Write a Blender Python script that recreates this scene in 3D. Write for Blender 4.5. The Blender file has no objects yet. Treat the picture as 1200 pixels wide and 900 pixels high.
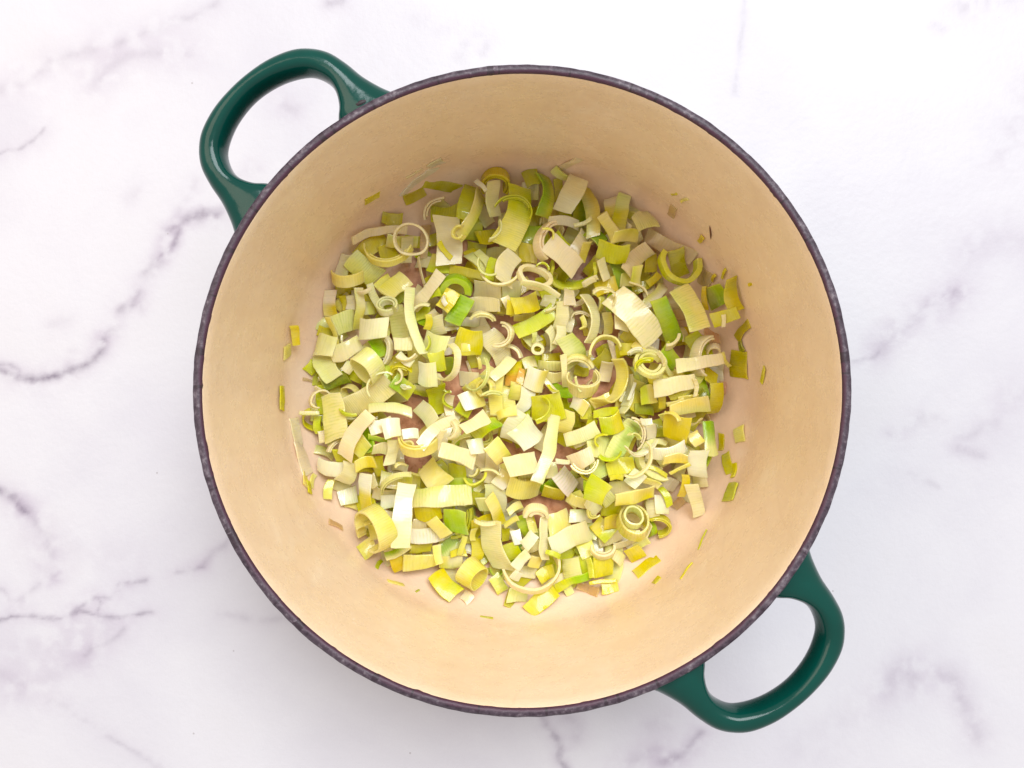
import bpy, math, random
import numpy as np
from mathutils import Vector, Matrix, noise as mnoise

random.seed(7)
rng = np.random.default_rng(7)
scene = bpy.context.scene
col = scene.collection

# ------------------------------------------------------------------ camera
F_PX = 899.0                      # focal length in photo pixels (1200 wide)
RIM_Z = 0.118
CAM = Vector((-0.0037, 0.0025, RIM_Z + 0.280))
cam_d = bpy.data.cameras.new('camera')
cam_d.sensor_width = 36.0
cam_d.lens = 36.0 * F_PX / 1200.0
cam_d.clip_start = 0.01
cam_d.clip_end = 50
cam = bpy.data.objects.new('camera', cam_d)
cam.location = CAM
cam.rotation_euler = (0, 0, 0)
col.objects.link(cam)
scene.camera = cam

# ------------------------------------------------------------------ light
world = bpy.data.worlds.new('World')
scene.world = world
world.use_nodes = True
bg = world.node_tree.nodes['Background']
bg.inputs[0].default_value = (1.0, 0.945, 0.91, 1)
bg.inputs[1].default_value = 0.60

def area(name, loc, target, sx, sy, power, rgb):
    d = bpy.data.lights.new(name, 'AREA')
    d.shape = 'RECTANGLE'; d.size = sx; d.size_y = sy
    d.energy = power; d.color = rgb
    o = bpy.data.objects.new(name, d)
    o.location = loc
    o.rotation_euler = (Vector(target) - Vector(loc)).to_track_quat('-Z', 'Y').to_euler()
    col.objects.link(o)
    return o
area('window_light', (0.60, 1.35, 2.6), (0, 0, 0.05), 1.8, 1.45, 94, (0.91, 0.96, 1.0))
area('room_lamp', (-0.95, 0.45, 1.35), (-0.1, 0, 0.05), 1.0, 1.0, 9.0, (1.0, 0.80, 0.64))

vs = scene.view_settings
vs.view_transform = 'Standard'
vs.look = 'None'
vs.exposure = 0.18
vs.gamma = 1.0
scene.render.engine = 'CYCLES'
scene.cycles.max_bounces = 10
scene.cycles.diffuse_bounces = 5
scene.cycles.use_denoising = True

# ------------------------------------------------------------------ helpers
def srgb(r, g, b):
    f = lambda c: (c/255/12.92) if c/255 <= 0.04045 else ((c/255+0.055)/1.055)**2.4
    return np.array([f(r), f(g), f(b)])

def new_mat(name):
    m = bpy.data.materials.new(name)
    m.use_nodes = True
    nt = m.node_tree
    nt.nodes.clear()
    out = nt.nodes.new('ShaderNodeOutputMaterial')
    return m, nt, out

def N(nt, t, **kw):
    n = nt.nodes.new(t)
    for k, v in kw.items():
        setattr(n, k, v)
    return n

def ramp(nt, fac, stops):
    r = N(nt, 'ShaderNodeValToRGB')
    el = r.color_ramp.elements
    el[0].position, el[0].color = stops[0][0], (*stops[0][1], 1)
    el[1].position, el[1].color = stops[-1][0], (*stops[-1][1], 1)
    for p, c in stops[1:-1]:
        e = el.new(p); e.color = (*c, 1)
    nt.links.new(fac, r.inputs[0])
    return r.outputs[0]

def gnoise(nt, vec, scale, detail=4, rough=0.55, dist=0.0):
    n = N(nt, 'ShaderNodeTexNoise')
    n.inputs['Scale'].default_value = scale
    n.inputs['Detail'].default_value = detail
    n.inputs['Roughness'].default_value = rough
    n.inputs['Distortion'].default_value = dist
    nt.links.new(vec, n.inputs['Vector'])
    return n.outputs['Fac']

def math_n(nt, op, a, b=None, clamp=False):
    n = N(nt, 'ShaderNodeMath', operation=op, use_clamp=clamp)
    for i, v in enumerate((a, b)):
        if v is None: continue
        if isinstance(v, (int, float)): n.inputs[i].default_value = v
        else: nt.links.new(v, n.inputs[i])
    return n.outputs[0]

def mixc(nt, fac, a, b, mode='MIX'):
    n = N(nt, 'ShaderNodeMix', data_type='RGBA', blend_type=mode)
    for sock, v in ((n.inputs[0], fac), (n.inputs[6], a), (n.inputs[7], b)):
        if isinstance(v, (int, float)): sock.default_value = v
        elif isinstance(v, (tuple, list, np.ndarray)): sock.default_value = (*[float(x) for x in v[:3]], 1)
        else: nt.links.new(v, sock)
    return n.outputs[2]

def bump(nt, h, strength, dist):
    b = N(nt, 'ShaderNodeBump')
    b.inputs['Strength'].default_value = strength
    b.inputs['Distance'].default_value = dist
    nt.links.new(h, b.inputs['Height'])
    return b.outputs[0]

def principled(nt, base, rough, normal=None, spec=0.5, coat=0.0, coat_rough=0.05):
    p = N(nt, 'ShaderNodeBsdfPrincipled')
    if isinstance(base, (tuple, list, np.ndarray)): p.inputs['Base Color'].default_value = (*[float(x) for x in base[:3]], 1)
    else: nt.links.new(base, p.inputs['Base Color'])
    if isinstance(rough, (int, float)): p.inputs['Roughness'].default_value = rough
    else: nt.links.new(rough, p.inputs['Roughness'])
    if normal is not None: nt.links.new(normal, p.inputs['Normal'])
    p.inputs['Specular IOR Level'].default_value = spec
    p.inputs['Coat Weight'].default_value = coat
    p.inputs['Coat Roughness'].default_value = coat_rough
    return p

def link_mesh(name, verts, faces, mat, parent=None, smooth=True, sharp=None):
    me = bpy.data.meshes.new(name)
    me.from_pydata([tuple(map(float, v)) for v in verts], [], faces)
    me.materials.append(mat)
    if smooth:
        me.polygons.foreach_set('use_smooth', [True]*len(me.polygons))
        if sharp: me.set_sharp_from_angle(angle=math.radians(sharp))
    me.update()
    o = bpy.data.objects.new(name, me)
    col.objects.link(o)
    if parent is not None: o.parent = parent
    return o

# ------------------------------------------------------------------ tabletop
TAB_PPM = F_PX / CAM.z
def px_table(x, y):
    return CAM.x + (x-600)/TAB_PPM, CAM.y + (450-y)/TAB_PPM

def value_noise(x, y, seed):
    xi = np.floor(x).astype(int); yi = np.floor(y).astype(int)
    xf = x-xi; yf = y-yi
    xf = xf*xf*(3-2*xf); yf = yf*yf*(3-2*yf)
    def h(a, b):
        n = (a*374761393 + b*668265263 + seed*1442695041) & 0x7fffffff
        n = ((n ^ (n >> 13))*1274126177) & 0x7fffffff
        return ((n ^ (n >> 16)) & 0xffff)/65535.0
    return (h(xi, yi)*(1-xf)+h(xi+1, yi)*xf)*(1-yf)+(h(xi, yi+1)*(1-xf)+h(xi+1, yi+1)*xf)*yf
def fbm(x, y, seed, o=4):
    s = 0; a = 0.5
    for i in range(o):
        s = s+a*value_noise(x*2**i, y*2**i, seed+i*17); a *= 0.5
    return s

# vein course in photo pixels on the table: (points, half width, strength, halo width, halo strength)
VEINS = [
 ([(-60,430),(0,437),(20,441),(45,444),(75,437),(100,427),(115,413),(119,400)], 3.6, 1.0, 14, .42),
 ([(0,428),(14,428),(24,434)], 2.5, .5, 8, .2),
 ([(119,398),(127,388),(138,384)], 3, .45, 12, .3),
 ([(142,362),(158,358),(164,345)], 4, .5, 13, .38),
 ([(162,352),(166,366)], 2, .4, 8, .2),
 ([(172,318),(182,308),(200,294)], 5, .5, 16, .3),
 ([(190,300),(204,288),(214,268)], 3, .8, 10, .4),
 ([(193,274),(207,268),(222,256),(240,248),(258,252)], 4, .8, 13, .5),
 ([(208,262),(212,240),(230,215)], 4, .15, 14, .2),
 ([(-40,185),(0,178),(20,172),(40,161),(54,150)], 1.8, .55, 18, .22),
 ([(-20,112),(30,95),(60,72),(110,60)], 5, .22, 26, .24),
 ([(110,98),(140,70),(180,62),(222,62)], 5, .2, 26, .26),
 ([(140,52),(165,40),(200,27),(230,18),(252,2)], 4, .30, 20, .18),
 ([(330,120),(345,128)], 4, .2, 18, .25),
 ([(285,212),(300,196)], 4, .25, 14, .25),
 ([(385,5),(400,0)], 4, .4, 14, .3),
 ([(150,235),(168,225)], 5, .1, 14, .16),
 ([(60,385),(78,376)], 5, .14, 12, .16),
 ([(85,408),(87,409)], 2.3, .8, 4, .3),
 ([(-30,565),(0,577),(15,584),(32,600)], 4, .85, 14, .38),
 ([(25,590),(45,615),(58,628),(58,655),(64,674)], 4, .3, 16, .28),
 ([(55,668),(62,674)], 4, .4, 10, .3),
 ([(58,665),(40,690),(22,705)], 3, .22, 14, .2),
 ([(-40,728),(0,728),(15,723),(50,724),(80,724),(90,717),(104,719),(120,722),(148,719),(180,717)], 1.7, .75, 9, .25),
 ([(80,722),(92,712),(110,700),(130,697)], 1.6, .6, 10, .22),
 ([(113,722),(118,706),(110,697)], 1.5, .5, 8, .2),
 ([(136,683),(152,681),(170,678)], 2.2, .6, 8, .2),
 ([(130,695),(142,686)], 1.8, .4, 8, .2),
 ([(206,673),(220,669),(238,663)], 2.2, .6, 10, .25),
 ([(238,662),(250,648),(262,640),(268,628)], 3, .3, 12, .25),
 ([(-10,690),(6,690),(16,706)], 2, .3, 8, .2),
 ([(145,735),(125,752),(100,767)], 2.4, .4, 14, .2),
 ([(100,768),(70,782),(45,800),(10,815)], 6, .08, 26, .22),
 ([(0,790),(25,800)], 5, .15, 16, .2),
 ([(40,640),(100,640),(150,660)], 12, .04, 36, .12),
 ([(20,760),(80,745),(120,735)], 14, .05, 32, .2),
 ([(255,720),(290,727),(330,725),(352,722)], 3, .22, 12, .12),
 ([(60,820),(85,832),(112,852),(140,872),(178,895),(200,915)], 2.6, .3, 12, .14),
 ([(636,836),(643,852),(650,862),(655,874),(654,890),(664,905)], 2.6, .7, 10, .35),
 ([(665,842),(678,850),(674,868)], 5, .2, 16, .25),
 ([(722,905),(748,888),(770,878)], 5, .2, 18, .28),
 ([(775,892),(800,886),(814,872),(824,860)], 4, .5, 18, .42),
 ([(760,850),(780,846)], 6, .15, 18, .2),
 ([(990,424),(1005,420),(1022,419),(1034,405)], 2.2, .4, 12, .2),
 ([(1034,405),(1062,380),(1090,362),(1120,345)], 7, .28, 24, .34),
 ([(1098,355),(1118,340),(1126,345)], 3, .4, 10, .3),
 ([(1130,6),(1180,-10)], 8, .2, 26, .25),
 ([(1096,32),(1104,32)], 5, .25, 9, .2),
 ([(1060,500),(1100,490),(1130,512),(1150,505),(1165,498)], 5, .18, 20, .2),
 ([(1118,526),(1140,532),(1152,536)], 4, .25, 12, .22),
 ([(1040,510),(1050,513)], 3, .25, 10, .15),
 ([(1065,555),(1100,568)], 2, .2, 9, .1),
 ([(1180,465),(1205,455)], 6, .2, 20, .25),
 ([(1175,180),(1190,150),(1210,110)], 10, .1, 30, .2),
 ([(1140,290),(1170,280),(1205,285)], 10, .08, 30, .2),
 ([(1040,805),(1052,790),(1064,778),(1072,800)], 8, .22, 22, .34),
 ([(1100,788),(1118,798),(1128,828),(1146,862)], 8, .22, 20, .32),
 ([(930,880),(980,850),(1010,830)], 14, .05, 34, .12),
 ([(874,-10),(872,30),(866,70),(860,112)], 2.2, .28, 7, .1),
 ([(538,72),(546,54)], 3, .22, 12, .16),
 ([(565,62),(572,50)], 3, .16, 12, .14),
 ([(485,22),(520,30),(560,42)], 5, .06, 22, .1),
]
fx = np.linspace(-80, 1280, 545); fy = np.linspace(-80, 980, 425)
ox = np.concatenate([[-1500, -700, -250], fx, [1450, 1900, 2700]])
oy = np.concatenate([[-1500, -700, -250], fy, [1150, 1600, 2400]])
GX, GY = np.meshgrid(ox, oy)
wx = GX + (fbm(GX/34, GY/34, 3)-.47)*12 + (fbm(GX/9, GY/9, 5)-.47)*3.2
wy = GY + (fbm(GX/34, GY/34, 11)-.47)*12 + (fbm(GX/9, GY/9, 13)-.47)*3.2
vein = np.zeros_like(GX); halo = np.zeros_like(GX)
brk = np.clip(fbm(GX/13, GY/13, 21)*2.6-.55, .15, 1.25)
for pts, w, s, hw, hs in VEINS:
    d = np.full_like(GX, 1e9)
    for (x0, y0), (x1, y1) in zip(pts[:-1], pts[1:]):
        dx, dy = x1-x0, y1-y0
        t = np.clip(((wx-x0)*dx+(wy-y0)*dy)/(dx*dx+dy*dy+1e-9), 0, 1)
        d = np.minimum(d, np.hypot(wx-x0-t*dx, wy-y0-t*dy))
    vein = np.maximum(vein, s*np.exp(-(d/(w*1.35))**1.7)*brk)
    halo = halo + hs*np.exp(-(d/hw)**1.6)*np.clip(brk+.2, 0, 1)
halo = np.clip(halo, 0, .8)
TX = CAM.x + (GX-600)/TAB_PPM; TY = CAM.y + (450-GY)/TAB_PPM
ny, nx = GX.shape
tverts = np.stack([TX.ravel(), TY.ravel(), np.zeros(nx*ny)], 1)
idx = np.arange(nx*ny).reshape(ny, nx)
tfaces = np.stack([idx[1:, :-1], idx[1:, 1:], idx[:-1, 1:], idx[:-1, :-1]], -1).reshape(-1, 4)

m_marble, nt, out = new_mat('printed_marble')
geo = N(nt, 'ShaderNodeNewGeometry')
av = N(nt, 'ShaderNodeAttribute', attribute_name='vein')
ah = N(nt, 'ShaderNodeAttribute', attribute_name='halo')
n1 = gnoise(nt, geo.outputs['Position'], 9, 5, .55, .4)
n2 = gnoise(nt, geo.outputs['Position'], 420, 3, .6)
n3 = gnoise(nt, geo.outputs['Position'], 45, 5, .6, .6)
base = ramp(nt, n1, [(.3, (.482, .468, .512)), (.55, (.532, .522, .554)), (.75, (.522, .508, .534))])
hf = math_n(nt, 'MULTIPLY', ah.outputs['Fac'], math_n(nt, 'ADD', math_n(nt, 'MULTIPLY', n3, 1.1), .45), True)
c1 = mixc(nt, hf, base, (.365, .31, .39))
gr = math_n(nt, 'ADD', math_n(nt, 'MULTIPLY', n2, 1.1), .45)
vf = math_n(nt, 'MULTIPLY', math_n(nt, 'MULTIPLY', av.outputs['Fac'], gr), .62, True)
c2 = mixc(nt, vf, c1, (.15, .125, .17))
n4 = gnoise(nt, geo.outputs['Position'], 1500, 2, .5)
c3 = mixc(nt, math_n(nt, 'MULTIPLY', math_n(nt, 'SUBTRACT', n4, .5), .16), c2, (.35, .33, .36))
# tiny dark specks
vor = N(nt, 'ShaderNodeTexVoronoi'); vor.inputs['Scale'].default_value = 55
nt.links.new(geo.outputs['Position'], vor.inputs['Vector'])
sp = math_n(nt, 'LESS_THAN', vor.outputs['Distance'], .028)
spr = N(nt, 'ShaderNodeSeparateColor'); nt.links.new(vor.outputs['Color'], spr.inputs[0])
sp = math_n(nt, 'MULTIPLY', sp, math_n(nt, 'GREATER_THAN', spr.outputs[0], .62))
c4 = mixc(nt, math_n(nt, 'MULTIPLY', sp, .55), c3, (.25, .22, .22))
nb = gnoise(nt, geo.outputs['Position'], 260, 4, .6)
p = principled(nt, c4, .42, bump(nt, nb, .10, .002), .35)
nt.links.new(p.outputs[0], out.inputs[0])

table = link_mesh('tabletop', tverts, [tuple(map(int, f)) for f in tfaces], m_marble)
for nm, arr in (('vein', vein), ('halo', halo)):
    a = table.data.attributes.new(nm, 'FLOAT', 'POINT')
    a.data.foreach_set('value', arr.ravel().astype(np.float32))
table['kind'] = 'structure'
table['label'] = 'white tabletop with grey and lavender marble veins'

# ------------------------------------------------------------------ pot
PROF = [(0.0, .0070), (.03, .0070), (.06, .0070), (.080, .0070), (.088, .0073)]
for k in range(1, 13):
    a = math.pi/2*k/12
    PROF.append((.088+.0245*math.sin(a), .0073+.030*(1-math.cos(a))))
for k in range(1, 13):
    f = k/12
    PROF.append((.1125+.0036*f+.0004*math.sin(math.pi*f), .0373+(.1172-.0373)*f))
PR = np.array(PROF)
def wall_r(z):
    return float(np.interp(z, PR[5:, 1], PR[5:, 0]))
def floor_z(r):
    return np.interp(r, PR[:, 0], PR[:, 1])

def lathe(name, prof, mat, parent, seg=160, jitter=None):
    verts = []; faces = []
    rows = []
    for i, (r, z) in enumerate(prof):
        if r < 1e-6:
            rows.append([len(verts)]*seg); verts.append((0, 0, z)); continue
        row = []
        for k in range(seg):
            a = 2*math.pi*k/seg
            rr, zz = (r, z) if jitter is None else jitter(r, z, a, i)
            row.append(len(verts)); verts.append((rr*math.cos(a), rr*math.sin(a), zz))
        rows.append(row)
    for i in range(len(rows)-1):
        A, B = rows[i], rows[i+1]
        for k in range(seg):
            k2 = (k+1) % seg
            f = [A[k], A[k2], B[k2], B[k]]
            f = list(dict.fromkeys(f))
            if len(f) > 2: faces.append(tuple(f))
    return link_mesh(name, verts, faces, mat, parent)

pot = bpy.data.objects.new('casserole_pot', None)
col.objects.link(pot)
pot.scale = (1.005, .996, 1)
pot['label'] = 'round green enamelled cast iron pot with cream interior and two loop handles'
pot['category'] = 'pot'

# cream interior enamel
m_cream, nt, out = new_mat('cream_enamel')
tc = N(nt, 'ShaderNodeTexCoord')
pos = tc.outputs['Object']
sep = N(nt, 'ShaderNodeSeparateXYZ'); nt.links.new(pos, sep.inputs[0])
rad = math_n(nt, 'SQRT', math_n(nt, 'ADD', math_n(nt, 'POWER', sep.outputs[0], 2), math_n(nt, 'POWER', sep.outputs[1], 2)))
ang = math_n(nt, 'ARCTAN2', sep.outputs[1], sep.outputs[0])
nA = gnoise(nt, pos, 26, 5, .55, .5)
nB = gnoise(nt, pos, 130, 4, .6)
cyl = N(nt, 'ShaderNodeCombineXYZ')
nt.links.new(math_n(nt, 'MULTIPLY', ang, .35), cyl.inputs[0])
nt.links.new(math_n(nt, 'MULTIPLY', math_n(nt, 'ADD', sep.outputs[2], rad), 3.2), cyl.inputs[1])
nS = gnoise(nt, cyl.outputs[0], 42, 6, .7, .25)     # wiped streaks
base = ramp(nt, nA, [(.25, (.79, .595, .41)), (.5, (.835, .65, .465)), (.78, (.865, .70, .53))])
base = mixc(nt, math_n(nt, 'MULTIPLY', math_n(nt, 'SUBTRACT', nS, .40, True), 1.0, True), base, (.70, .51, .35))
blt = N(nt, 'ShaderNodeMapRange', interpolation_type='SMOOTHSTEP'); blt.inputs[1].default_value = .56; blt.inputs[2].default_value = .74
nt.links.new(gnoise(nt, cyl.outputs[0], 7, 4, .65, .8), blt.inputs[0])
base = mixc(nt, math_n(nt, 'MULTIPLY', blt.outputs[0], .45), base, (.90, .77, .60))
# pinkish film on the lower wall and browned fond on the floor
zz = math_n(nt, 'ADD', sep.outputs[2], math_n(nt, 'MULTIPLY', math_n(nt, 'SUBTRACT', nA, .5), .05))
mr = N(nt, 'ShaderNodeMapRange', interpolation_type='SMOOTHSTEP'); nt.links.new(zz, mr.inputs[0])
mr.inputs[1].default_value = .058; mr.inputs[2].default_value = .012; mr.inputs[3].default_value = 0; mr.inputs[4].default_value = 1
base = mixc(nt, math_n(nt, 'MULTIPLY', mr.outputs[0], .60), base, (.73, .505, .37))
mr2 = N(nt, 'ShaderNodeMapRange', interpolation_type='SMOOTHSTEP')
nt.links.new(math_n(nt, 'ADD', rad, math_n(nt, 'MULTIPLY', math_n(nt, 'SUBTRACT', nA, .5), .05)), mr2.inputs[0])
mr2.inputs[1].default_value = .092; mr2.inputs[2].default_value = .078; mr2.inputs[3].default_value = 0; mr2.inputs[4].default_value = 1
fond = ramp(nt, nB, [(.3, (.28, .095, .04)), (.5, (.48, .21, .105)), (.7, (.62, .34, .20))])
base = mixc(nt, math_n(nt, 'MULTIPLY', mr2.outputs[0], .94), base, fond)
# hairline utensil scratches
wv = N(nt, 'ShaderNodeTexWave', wave_type='BANDS', bands_direction='DIAGONAL')
wv.inputs['Scale'].default_value = 11; wv.inputs['Distortion'].default_value = 14
wv.inputs['Detail'].default_value = 2; wv.inputs['Detail Scale'].default_value = .7
nt.links.new(pos, wv.inputs['Vector'])
scr = math_n(nt, 'LESS_THAN', wv.outputs['Fac'], .0035)
scm = math_n(nt, 'MULTIPLY', scr, math_n(nt, 'GREATER_THAN', gnoise(nt, pos, 17, 2), .52))
base = mixc(nt, math_n(nt, 'MULTIPLY', scm, .05), base, (.32, .19, .12))
rg = math_n(nt, 'ADD', math_n(nt, 'MULTIPLY', nB, .30), .14)
hb = math_n(nt, 'ADD', math_n(nt, 'MULTIPLY', nS, .5), math_n(nt, 'MULTIPLY', gnoise(nt, pos, 600, 3), .5))
p = principled(nt, base, rg, bump(nt, hb, .15, .0014), .45)
nt.links.new(p.outputs[0], out.inputs[0])
prof_in = PROF + [(.1163, .1177)]
inner = lathe('interior', prof_in, m_cream, pot, 192)
inner['label'] = 'cream enamel interior with browned floor'

# bare iron rim
m_rim, nt, out = new_mat('bare_iron')
tc = N(nt, 'ShaderNodeTexCoord'); pos = tc.outputs['Object']
sep = N(nt, 'ShaderNodeSeparateXYZ'); nt.links.new(pos, sep.inputs[0])
rad = math_n(nt, 'SQRT', math_n(nt, 'ADD', math_n(nt, 'POWER', sep.outputs[0], 2), math_n(nt, 'POWER', sep.outputs[1], 2)))
nA = gnoise(nt, pos, 420, 5, .7)
nB = gnoise(nt, pos, 70, 4, .6)
t = math_n(nt, 'ADD', math_n(nt, 'MULTIPLY', nA, .75), math_n(nt, 'MULTIPLY', nB, .35))
rcol = ramp(nt, t, [(.42, (.018, .008, .017)), (.58, (.055, .036, .052)), (.74, (.19, .16, .18))])
inn = N(nt, 'ShaderNodeMapRange'); nt.links.new(math_n(nt, 'ADD', rad, math_n(nt, 'MULTIPLY', math_n(nt, 'SUBTRACT', nB, .5), .003)), inn.inputs[0])
inn.inputs[1].default_value = .1169; inn.inputs[2].default_value = .1176
rcol = mixc(nt, inn.outputs[0], (.052, .016, .035), rcol)
# cracks and chips across the rim
cy = N(nt, 'ShaderNodeCombineXYZ')
nt.links.new(math_n(nt, 'ARCTAN2', sep.outputs[1], sep.outputs[0]), cy.inputs[0])
vor = N(nt, 'ShaderNodeTexVoronoi', feature='DISTANCE_TO_EDGE', voronoi_dimensions='2D'); vor.inputs['Scale'].default_value = 4.2
nt.links.new(cy.outputs[0], vor.inputs['Vector'])
ck = math_n(nt, 'LESS_THAN', math_n(nt, 'ADD', vor.outputs['Distance'], math_n(nt, 'MULTIPLY', nA, .02)), .022)
rcol = mixc(nt, math_n(nt, 'MULTIPLY', ck, .85), rcol, (.022, .01, .018))
p = principled(nt, rcol, .5, bump(nt, t, .5, .0006), .5)
nt.links.new(p.outputs[0], out.inputs[0])
def rim_j(r, z, a, i):
    q = Vector((math.cos(a)*26, math.sin(a)*26, i*.6))
    return r + .00022*mnoise.noise(q), z + .00018*mnoise.noise(q*1.7)
rim = lathe('rim', [(.11625, .1172), (.1164, .1181), (.1168, .1187), (.1176, .1190), (.1186, .1188), (.1195, .1182), (.1198, .1172), (.1197, .1155)],
            m_rim, pot, 360, rim_j)
rim['label'] = 'bare dark iron rim with worn mottled patches'

# green exterior enamel
m_green, nt, out = new_mat('green_enamel')
tc = N(nt, 'ShaderNodeTexCoord'); pos = tc.outputs['Object']
nA = gnoise(nt, pos, 60, 3)
nB = gnoise(nt, pos, 900, 2)
gc = ramp(nt, nA, [(.3, (.0010, .040, .031)), (.7, (.0014, .050, .039))])
hb = math_n(nt, 'ADD', math_n(nt, 'MULTIPLY', nA, 1.0), math_n(nt, 'MULTIPLY', nB, .06))
p = principled(nt, gc, .16, bump(nt, hb, .22, .0016), .28, .0, .06)
nt.links.new(p.outputs[0], out.inputs[0])
lathe('outer_wall', [(0, .0012), (.092, .0012), (.0935, 0.0), (.096, 0.0), (.0985, .002), (.108, .010), (.1148, .026), (.1172, .045), (.1184, .08), (.1192, .105), (.1195, .1150), (.1196, .1158)],
      m_green, pot, 160)

# loop handles, traced as outer and inner outline (t along the rim, r outward), in photo pixels
H_OUT = [(135, 340), (129, 358), (120, 377), (112, 401), (108, 425), (101, 448), (88, 465), (70, 478), (43, 487), (14, 490.5)]
H_IN = [(46, 364), (50, 370), (55, 381), (66, 391), (75, 406), (77, 421), (71, 438), (60, 449), (38, 460), (12, 466)]
HPPM = F_PX/(CAM.z - .110)
def crs(pts, n):
    P = np.array(pts, float)
    P = np.vstack([2*P[0]-P[1], P, 2*P[-1]-P[-2]])
    m = len(pts)-1; res = []
    for k in range(n):
        u = k/(n-1)*m; i = min(int(u), m-1); f = u-i
        a, b, c, d = P[i:i+4]
        res.append(.5*((2*b)+(-a+c)*f+(2*a-5*b+4*c-d)*f*f+(-a+3*b-3*c+d)*f**3))
    return np.array(res)
def handle(theta):
    full_o = H_OUT + [(-t, r) for t, r in reversed(H_OUT)]
    full_i = H_IN + [(-t, r) for t, r in reversed(H_IN)]
    n = 92
    O = crs(full_o, n)/HPPM; I = crs(full_i, n)/HPPM
    er = np.array([math.cos(theta), math.sin(theta)]); et = np.array([math.sin(theta), -math.cos(theta)])
    M = 28
    verts = []; faces = []
    for k in range(n):
        u = k/(n-1); e = abs(2*u-1)
        ctr = (O[k]+I[k])/2; half = (O[k]-I[k])/2
        hh = .0068 + .0022*max(0, e-.6)/.4          # half height
        zc = RIM_Z-.0105 + .0006*math.cos(math.pi*e) - .0012*max(0, e-.6)/.4
        for j in range(M):
            a = 2*math.pi*j/M
            ca, sa = math.cos(a), math.sin(a)
            ex = .72
            cx = math.copysign(abs(ca)**ex, ca); sz = math.copysign(abs(sa)**(ex+.16), sa)
            q = ctr + half*cx
            # outer edge droops a little, top slightly dished
            z = zc + hh*sz - .0012*max(0, cx)*(1 if sa > 0 else 0)
            w = er*q[1] + et*q[0]
            verts.append((w[0], w[1], z))
    for k in range(n-1):
        for j in range(M):
            j2 = (j+1) % M
            faces.append((k*M+j, k*M+j2, (k+1)*M+j2, (k+1)*M+j))
    faces.append(tuple(range(M-1, -1, -1))); faces.append(tuple((n-1)*M+j for j in range(M)))
    return link_mesh('handle', verts, faces, m_green, pot)
TH = math.radians(132.2)
h1 = handle(TH)
h2 = handle(TH+math.pi)
# small dark enamel chip beside the rim on one handle
m_chip, nt, out = new_mat('dark_chip')
nt.links.new(principled(nt, (.02, .012, .016), .6).outputs[0], out.inputs[0])
cv = []; cf = []
for k in range(14):
    a = 2*math.pi*k/14; rr = .0011*(1+.35*mnoise.noise(Vector((k*.9, 3, 1))))
    cv.append((rr*1.9*math.cos(a), rr*.8*math.sin(a), .0)); 
cv2 = [(x*.7, y*.7, .00035) for x, y, z in cv]
cf = [(k, (k+1) % 14, 14+(k+1) % 14, 14+k) for k in range(14)] + [tuple(range(14, 28))]
chip = link_mesh('enamel_chip', cv+cv2, cf, m_chip, h1)
cpx, cpy = 424, 119
dd = CAM.z-.1143
chip.location = (CAM.x+(cpx-600)/F_PX*dd, CAM.y+(450-cpy)/F_PX*dd, .1143)
chip.rotation_euler = (0, 0, math.radians(25))

# ------------------------------------------------------------------ leeks
PAL = {
 'c': (253, 239, 188), 'w': (253, 247, 220), 'p': (252, 233, 192), 'g': (236, 235, 150), 'y': (230, 216, 24),
 'Y': (220, 206, 8), 'l': (208, 216, 18), 'G': (162, 200, 4), 'o': (198, 190, 34), 'k': (249, 235, 118),
 't': (246, 234, 182), 'q': (226, 194, 142), 'D': (146, 160, 12), 'O': (240, 186, 84),
}
CNAME = {'c': 'cream', 'w': 'creamy white', 'p': 'pinkish cream', 'g': 'pale green', 'y': 'yellow', 'Y': 'golden yellow',
 'l': 'yellow-green', 'G': 'bright green', 'o': 'olive', 'k': 'pale yellow', 't': 'translucent pale', 'q': 'translucent tan',
 'D': 'dark green', 'O': 'orange-tinged'}

m_leek, nt, out = new_mat('softened_leek')
ac = N(nt, 'ShaderNodeAttribute', attribute_name='leekcol')
ar = N(nt, 'ShaderNodeAttribute', attribute_name='rib')
uv = N(nt, 'ShaderNodeUVMap', uv_map='UVMap')
us = N(nt, 'ShaderNodeSeparateXYZ'); nt.links.new(uv.outputs[0], us.inputs[0])
geo = N(nt, 'ShaderNodeNewGeometry')
stv = N(nt, 'ShaderNodeCombineXYZ')
nt.links.new(math_n(nt, 'MULTIPLY', us.outputs[0], 1.0), stv.inputs[0])
nt.links.new(math_n(nt, 'MULTIPLY', us.outputs[1], .06), stv.inputs[1])
fib = gnoise(nt, stv.outputs[0], 900, 3, .65)
wob = gnoise(nt, stv.outputs[0], 260, 2, .5)
ph = math_n(nt, 'ADD', math_n(nt, 'MULTIPLY', us.outputs[0], 2*math.pi/.00125), math_n(nt, 'MULTIPLY', wob, 5.0))
sn = math_n(nt, 'POWER', math_n(nt, 'ADD', math_n(nt, 'MULTIPLY', math_n(nt, 'SINE', ph), .5), .5), .35)
rv = N(nt, 'ShaderNodeMapRange'); rv.inputs[1].default_value = .36; rv.inputs[2].default_value = .62
nt.links.new(gnoise(nt, geo.outputs['Position'], 210, 2, .5), rv.inputs[0])
ribf = math_n(nt, 'MULTIPLY', ar.outputs['Fac'], rv.outputs[0])
ribh = math_n(nt, 'MULTIPLY', sn, ribf)
cn = gnoise(nt, geo.outputs['Position'], 170, 3, .55)
hsv = N(nt, 'ShaderNodeHueSaturation')
nt.links.new(ac.outputs['Color'], hsv.inputs['Color'])
nt.links.new(math_n(nt, 'ADD', math_n(nt, 'MULTIPLY', cn, .5), .74), hsv.inputs['Saturation'])
nt.links.new(math_n(nt, 'ADD', math_n(nt, 'MULTIPLY', fib, .22), .89), hsv.inputs['Value'])
c = hsv.outputs[0]
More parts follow.
